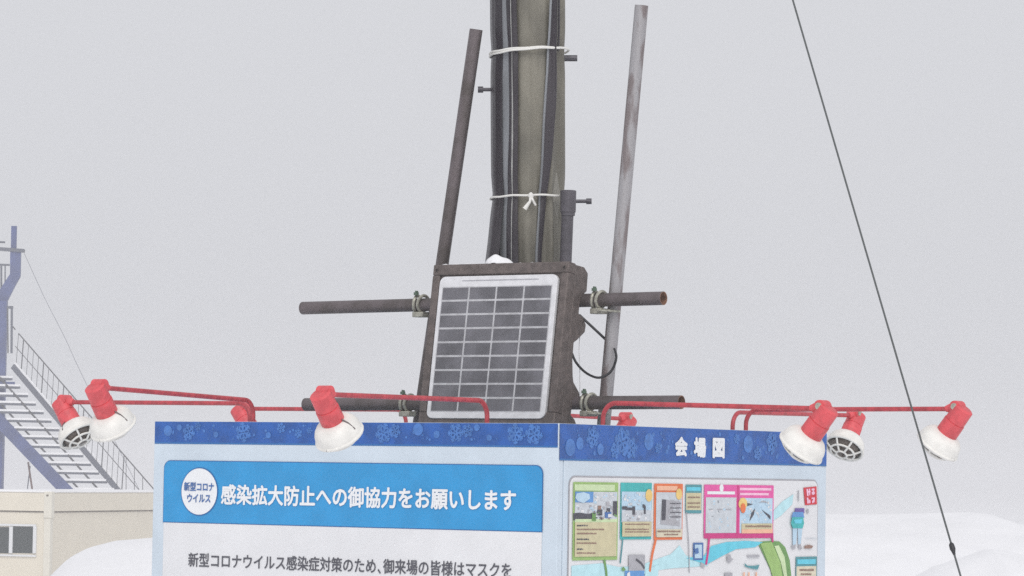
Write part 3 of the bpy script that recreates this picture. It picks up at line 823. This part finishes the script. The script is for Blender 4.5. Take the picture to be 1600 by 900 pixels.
# snow on the case top
b = MB(); vs = []
c0 = case_pt(-.035, .042, CH) - Z * .001
n1, n2 = 26, 12
for j in range(n2 + 1):
    for i in range(n1 + 1):
        a, v = i / n1 * 2 - 1, j / n2 * 2 - 1
        rr = max(0, 1 - a * a - v * v * .9)
        h = .036 * rr ** .6 * (1 + .25 * noise.noise(Vector((a * 1.6, v * 1.6, 2)))) * (1 - .35 * a)
        vs.append(c0 + XR * a * .062 + B * v * .036 + Z * (h - (.03 if rr < .04 else .0)))
b.mesh(vs, [(j * (n1 + 1) + i, j * (n1 + 1) + i + 1, (j + 1) * (n1 + 1) + i + 1, (j + 1) * (n1 + 1) + i) for j in range(n2) for i in range(n1)], 'snow')
for xa, xb, hh in ((-CW + .01, -.10, .006), (.04, CW - .05, .004)):
    b.tube([case_pt(xa + (xb - xa) * i / 12, .022 + .004 * math.sin(i * 2.1), CH - .001 + .001 * math.sin(i * 1.7)) for i in range(13)], [.002] + [hh + .0015 * math.sin(i * 2.3) for i in range(11)] + [.002], 'snow', 8)
tag(b.build('snow_clump', smooth=180), 'small white snow clump and thin snow line lying on top of the solar panel case', 'snow')

# ------------------------------------------------------------------ red arm lamps: eight copies of one
LEN = .93
AH = .078
def make_lamp():
    t = thing('arm_lamp', 'x', 'lamp', (0, 0, 0), 'red arm lamps round the sign box')
    b = MB(); rb = .055
    pts = [Vector((-.012, 0, -.28)), Vector((-.012, 0, 0)), Vector((-.012, 0, AH - rb))]
    for i in range(1, 9):
        an = math.pi / 2 * i / 8
        pts.append(Vector((-.012 + rb * (1 - math.cos(an)), 0, AH - rb + rb * math.sin(an))))
    pts.append(Vector((LEN, 0, AH + .004)))
    b.tube(pts, .0086, 'red_arm', 12); b.build('arm', t, smooth=60)
    ax = Vector((-math.cos(R(52)), 0, -math.sin(R(52))))
    e = Vector((LEN, 0, AH + .004))
    b = MB()
    b.tube([e + Vector((-.05, 0, 0)), e + Vector((-.035, 0, .002)), e + Vector((0, 0, .006))], [.011, .016, .018], 'red_paint', 14)
    b.tube([e + Vector((-.004, -.024, .008)), e + Vector((-.004, .024, .008))], .021, 'red_paint', 16)
    kn = b.build('knuckle', t, smooth=40)
    b = MB(); b.tube([e + Vector((-.004, -.030, .008)), e + Vector((-.004, -.024, .008))], .012, 'clamp_metal', 10); w = b.build('wing_bolt', t); w.parent = kn
    o = e + Vector((.026, 0, .006)) + ax * .004
    b = MB()
    b.lathe(o, ax, [(0, .0), (0, .031), (.004, .0365), (.058, .0375), (.059, .0355), (.061, .0355), (.062, .0395), (.112, .040), (.116, .038), (.116, 0)], 'red_paint', 26)
    b.build('socket', t, smooth=40)
    o2 = o + ax * .112
    b = MB()
    b.lathe(o2, ax, [(0, .034), (.002, .048), (.010, .062), (.022, .072), (.036, .078), (.054, .0805), (.060, .081), (.060, .076), (.04, .072), (.02, .06), (.012, .03)], 'lamp_white', 32)
    b.build('reflector', t, smooth=50)
    b = MB(); b.lathe(o2, ax, [(.01, .02), (.02, .045), (.045, .062), (.062, .064), (.076, .048), (.084, .02), (.085, .0)], 'lamp_glass', 24)
    b.build('bulb', t, smooth=60)
    b = MB()
    y = Vector((0, 1, 0)); x = ax.cross(y)
    def cage(rho, an):
        d = .061 + .036 * (1 - (rho / .078) ** 2)
        return o2 + ax * d + (x * math.cos(an) + y * math.sin(an)) * rho
    for rho, w_ in ((.0785, .0066), (.050, .0044), (.022, .0042)):
        b.tube([cage(rho, 2 * math.pi * i / 28) for i in range(29)], w_, 'lamp_white', 8, caps=False)
    for k in range(7):
        b.tube([cage(.022 + .0565 * i / 6, 2 * math.pi * (k + .5) / 7) for i in range(7)], .0044, 'lamp_white', 6)
    b.build('wire_guard', t, smooth=60)
    # thin clip on the socket rim
    b = MB(); b.tube([o + ax * .106 + y * .041, o + ax * .120 + y * .060, o + ax * .145 + y * .077], .0026, 'pipe_dark', 6); b.build('clip', t)
    return t
lamp0 = make_lamp()
def copy_tree(o, parent=None):
    c = o.copy(); COL.objects.link(c); c.parent = parent
    for ch in list(o.children): copy_tree(ch, c)
    return c
def top_on(F, x):
    """point on a face's top edge seen at column x"""
    q_ = on_plane(x, 660, F.o, F.n); t_ = (q_ - F.o).dot(F.d); return F.at(t_, ZT)
# face, base column, tip yaw, pitch, length scale, label
LAMPS = [
    (FL, 746, 0, -0.5, .965, 'red arm lamp with white reflector hanging in front of the notice panel header'),
    (FL, 380, 0, 1.3, .89, 'large red arm lamp past the notice panel top left corner, upper of the pair'),
    (FBL, 372, 0, 0.0, 1, 'red arm lamp at the far left showing its round wire guard'),
    (FBL, 617, 0, -.1, .90, 'red arm lamp mostly hidden behind the notice panel top edge'),
    (FR, 963, 0, -1.5, .935, 'red arm lamp with white reflector covering the right end of the map header'),
    (FR, 1186, 0, 0.0, .935, 'red arm lamp farthest right, beside the thin guy wire'),
    (FBR, 1157, 0, .3, 1, 'red arm lamp just off the map panel right edge showing its wire guard'),
    (FBR, 790, 0, -.8, 1, 'red arm lamp peeking over the map panel top behind the pipe end'),
]
for i, (F, x, yaw, tilt, s_, label) in enumerate(LAMPS):
    o = lamp0 if i == 0 else copy_tree(lamp0)
    n = F.n; y = Z.cross(n)
    m = Matrix((n, y, Z)).transposed().to_4x4() @ Matrix.Rotation(R(yaw), 4, 'Z') @ Matrix.Rotation(-R(tilt), 4, 'Y')
    o.rotation_euler = m.to_euler()
    o.location = top_on(F, x) - n * .045
    o['label'] = label
    for ch in o.children:
        if ch.name.split('.')[0] == 'arm': ch.scale.x = s_
        else: ch.location.x = -LEN * (1 - s_)

# ------------------------------------------------------------------ guy wire
w0 = pz(6.7); 
anch = at(1694, 1555, 11.0); anch.z = .03
gw = thing('guy_wire', 'thin dark guy wire running down from the pole past the rightmost lamp', 'wire', (anch.x, anch.y, 0))
top = at(828, -1410, pc.y)
b = MB(); b.tube([anch, top], .0033, 'wire', 8); b.build('strand', gw)
dw = (top - anch).normalized()
tb = [anch + (top - anch) * f for f in np.linspace(0, .6, 3000)]
def to_px(p):
    d = p - CAM; k = d.dot(fwd); return 800 + FPX * d.dot(rt) / k, 450 - FPX * d.dot(up) / k
best = min(tb, key=lambda p: abs(to_px(p)[1] - 856))
b = MB(); b.tube([best - dw * .024, best - dw * .016, best - dw * .003, best + dw * .012, best + dw * .018], [.004, .0055, .0095, .0085, .004], 'cable_black', 12); b.build('wire_grip', gw)
b = MB(); b.tube([anch - Z * .1, anch + Z * .05], .012, 'bolt', 10); b.build('ground_anchor', gw)

# ------------------------------------------------------------------ site cabin
CY = 84
cab_c = at(78, 799, CY)
cz = cab_c.z                                    # underside of the roof band
base_z = -1.75
d1 = Vector((.265, .964, 0)).normalized()         # right hand wall, running away to the right
d2 = Vector((-d1.y, d1.x, 0))                   # left hand wall, square to it
cab = thing('site_cabin', 'beige prefabricated site cabin with flat roof and sliding window', 'building', (cab_c.x, cab_c.y, base_z))
cc = Vector((cab_c.x, cab_c.y, 0))
L1_, L2_ = 9.6, 2.5
rh = 28 / FPX * CY
b = MB(); b.box(cc + Z * base_z, d1 * L1_, d2 * L2_, Z * (cz - base_z), 'cabin_wall'); b.build('wall', cab, smooth=0)
b = MB(); b.box(cc + Z * (cz + .004) - d1 * .05 - d2 * .05, d1 * (L1_ + .1), d2 * (L2_ + .1), Z * rh, 'cabin_wall')
b.box(cc + Z * (cz - .03) - d1 * .02 - d2 * .02, d1 * (L1_ + .04), d2 * (L2_ + .04), Z * .034, 'cabin_dark')
rf = b.build('roof', cab, smooth=0)
b = MB(); b.box(cc + Z * (cz + .004 + rh + .002) - d1 * .03 - d2 * .03, d1 * (L1_ + .06), d2 * (L2_ + .06), Z * .06, 'snow'); sn = b.build('roof_snow', cab, smooth=0, bevel=.03)
b = MB()
b.box(cc + Z * base_z - d1 * .03 - d2 * .03, d1 * .16, d2 * .16, Z * (cz - base_z - .035), 'cabin_trim'); b.build('corner_post', cab, smooth=0)
b = MB(); b.box(cc + Z * (cz - .16) - d1 * .06 - d2 * .06, d1 * .2, d2 * .2, Z * (rh + .2), 'cabin_trim'); b.build('corner_cap', cab, smooth=0, bevel=.02)
b = MB(); b.box(cc + Z * (cz + rh - .07) - d1 * .068 + d2 * .02, d1 * .02, d2 * .05, Z * .04, 'cabin_dark'); b.build('drain_spout', cab, smooth=0)
# window on the left hand wall
nW = -d1
def wpt(x, y, off): return on_plane(x, y, cc + nW * off, nW)
def wall_rect(mb, x0, y0, x1, y1, k, off, dep):
    q0, q1 = wpt(x0, y0, off), wpt(x1, y1, off)
    t0_, t1_ = (q0 - cc).dot(d2), (q1 - cc).dot(d2)
    mb.box(cc + nW * off + d2 * t1_ + Z * q1.z, d2 * (t0_ - t1_), nW * dep, Z * (q0.z - q1.z), k)
b = MB()
wall_rect(b, -60, 817, 57, 822.5, 'window_frame', .003, .05); wall_rect(b, -60, 864.5, 57, 870, 'window_frame', .003, .05)
wall_rect(b, 53, 822.5, 57, 864.5, 'window_frame', .003, .05); wall_rect(b, 15.5, 822.5, 20, 864.5, 'window_frame', .003, .04); wall_rect(b, -60, 822.5, -56, 864.5, 'window_frame', .003, .05)
wf = b.build('window', cab, smooth=0)
for x0, x1 in ((-56, 15.5), (20, 53)):
    b = MB(); wall_rect(b, x0, 822.5, x1, 864.5, 'window_glass', .003, .012); g_ = b.build('pane', cab, smooth=0); g_.parent = wf

# ------------------------------------------------------------------ stair tower
TY = 103
tw = thing('stair_tower', 'blue grey steel tower with an open staircase and thin railings in the haze', 'stair tower', at(60, 860, TY) * 1)
tw.location.z = -1.7
px_m = TY / FPX
run = Vector((-.185, .20, .186))
s0 = at(116, 776, TY)
wd = Vector((1.25, .5, 0))
s1 = at(192, 774, TY + .5)
# left stringer (heavy blue)
def bm(name, p, q_, w, h, k): 
    b = MB(); b.bar(p, q_, w, h, k); return b.build(name, tw, smooth=0)
lft0, lft1 = at(118, 782, TY), at(-60, 596, TY + 2.2)
bm('stringer', lft0, lft1, .08, .36, 'steel_blue')
rgt0, rgt1 = at(193, 776, TY + .6), at(20, 572, TY + 2.6)
bm('stringer', rgt0, rgt1, .06, .16, 'steel_grey')
bm('stringer_snow', rgt0 + Vector((.06, 0, .10)), rgt1 + Vector((.06, 0, .10)), .05, .05, 'snow')
# treads between the stringers
nT = 15
for i in range(nT):
    f = i / (nT - 1)
    a_ = lft0.lerp(at(-49, 608, TY + 2.1), f * 1.0); c_ = rgt0.lerp(rgt1, f * 1.0)
    a_.z = c_.z = (a_.z + c_.z) / 2
    b = MB(); dv = (c_ - a_); yy = Vector((-dv.y, dv.x, 0)).normalized()
    b.box(a_, dv, yy * .27, -Z * .065, 'steel_grey'); b.box(a_ + Z * .002 + yy * .0, dv, yy * .25, Z * .06, 'snow')  # dark steel made thicker to stand in for the shadow beneath the snow
    b.build('tread', tw, smooth=0)
for f in (.32, .68):
    p, q_ = lft0.lerp(rgt0, f), lft1.lerp(rgt1, f)
    bm('inner_string', p - Z * .08, q_ - Z * .08, .03, .05, 'rail_grey')
# landing at the head of the stair, carried to the column and a second post
nd = (lft1 - lft0); nd.z = 0; nd.normalize(); wv_ = (rgt1 - lft1); wv_.z = 0
lz = min(lft1.z, rgt1.z)
b = MB(); o_ = Vector((lft1.x, lft1.y, lz + .02)); b.box(o_ - nd * .1, wv_, nd * 1.6, -Z * .14, 'steel_blue'); b.build('landing', tw, smooth=0)
for f in (.03, .9):
    q_ = o_ + nd * 1.3 + wv_ * f
    b = MB(); b.box((q_.x - .08, q_.y - .08, -1.8), (.16, 0, 0), (0, .16, 0), (0, 0, lz + 1.66), 'steel_blue'); b.build('column', tw, smooth=0)
# railing on the right
def rail(x0, y0, x1, y1, Y0, Y1, r, k='rail_grey', name='handrail'):
    b = MB(); b.tube([at(x0, y0, Y0), at(x1, y1, Y1)], r, k, 8); b.build(name, tw)
rail(246, 771, 29, 521, TY + .6, TY + 2.6, .02)
rail(222, 771, 24, 541, TY + .61, TY + 2.6, .012, 'rail_grey', 'midrail')
for i in range(22):
    f = i / 21
    xb = 190 - 165 * f; yb = 770 - 196 * f
    xt = xb + 4; yt = 759 + (xt - 236) * (250 / 217) 
    rail(xb, yb, xt, max(yt, 521), TY + .6 + 2 * f, TY + .6 + 2 * f, .008 if i % 4 else .016, 'rail_grey', 'baluster')
for i in range(3):
    xb = 197 + i * 13
    rail(xb, 775, xb, 759 + (xb - 236) * 1.152, TY + .62, TY + .62, .010, 'rail_grey', 'baluster')
# column, bracket, beam and mast
def post(x0, x1, y0, y1, Y, k, d=.16, name='column'):
    p = at((x0 + x1) / 2, y0, Y); q_ = at((x0 + x1) / 2, y1, Y); q_.x = p.x
    w_ = (x1 - x0) * px_m
    b = MB(); b.box((p.x - w_ / 2, Y, min(p.z, q_.z)), (w_, 0, 0), (0, d, 0), (0, 0, abs(p.z - q_.z)), k); return b.build(name, tw, smooth=0)
post(-8, 10.5, 470, 940, TY + 2.7, 'steel_blue', .3)
b = MB(); b.prism([at(x, y, TY + 2.9) for x, y in ((-12, 470), (0, 452), (15.5, 428), (16, 392), (32, 392), (31, 432), (22, 448), (10, 472), (10, 480), (-12, 480))], (0, .2, 0), 'steel_blue'); b.build('bracket', tw, smooth=0)
b = MB(); b.bar(at(-60, 384.5, TY + 3), at(38, 392, TY + 3), .3, .1, 'steel_grey'); b.build('beam', tw, smooth=0)
post(17.5, 26, 353, 388, TY + 2.95, 'steel_blue', .12, 'mast')
rail(-40, 412, 15, 414, TY + 3, TY + 3, .03, 'steel_grey', 'handrail'); rail(-40, 377, 8, 378.5, TY + 3, TY + 3, .03, 'steel_grey', 'handrail')
for x, w_ in ((2, .03), (8, .02), (-9, .03)): rail(x, 414, x, 460, TY + 3, TY + 3, w_, 'steel_grey', 'baluster')
post(11, 19.5, 478, 482, TY + 2.5, 'steel_grey', .2, 'landing_edge')
rail(18.5, 480, 18, 552, TY + 2.5, TY + 2.5, .035, 'steel_grey', 'newel_post'); rail(12, 482, 12.5, 552, TY + 2.5, TY + 2.5, .02, 'rail_grey', 'baluster')
rail(24, 515, 18, 508, TY + 2.55, TY + 2.5, .02)
rail(44, 722, 54, 790, TY + 1.3, TY + 1.3, .028, 'strut_brown', 'prop'); rail(47, 728, 40, 790, TY + 1.4, TY + 1.4, .016, 'steel_grey', 'prop')
post(0, 4, 690, 940, TY + 1.9, 'steel_blue', .2)
b = MB()
pts = smooth_pts([at(38, 396, TY + 3), at(70, 466, TY + 3), at(100, 525, TY + 2), at(135, 600, TY + 1), at(235, 800, TY)])
b.tube(pts, .007, 'steel_grey', 6)
tag(b.build('stay_wire', smooth=60), 'faint thin stay wire sloping down right from the steel tower', 'wire')
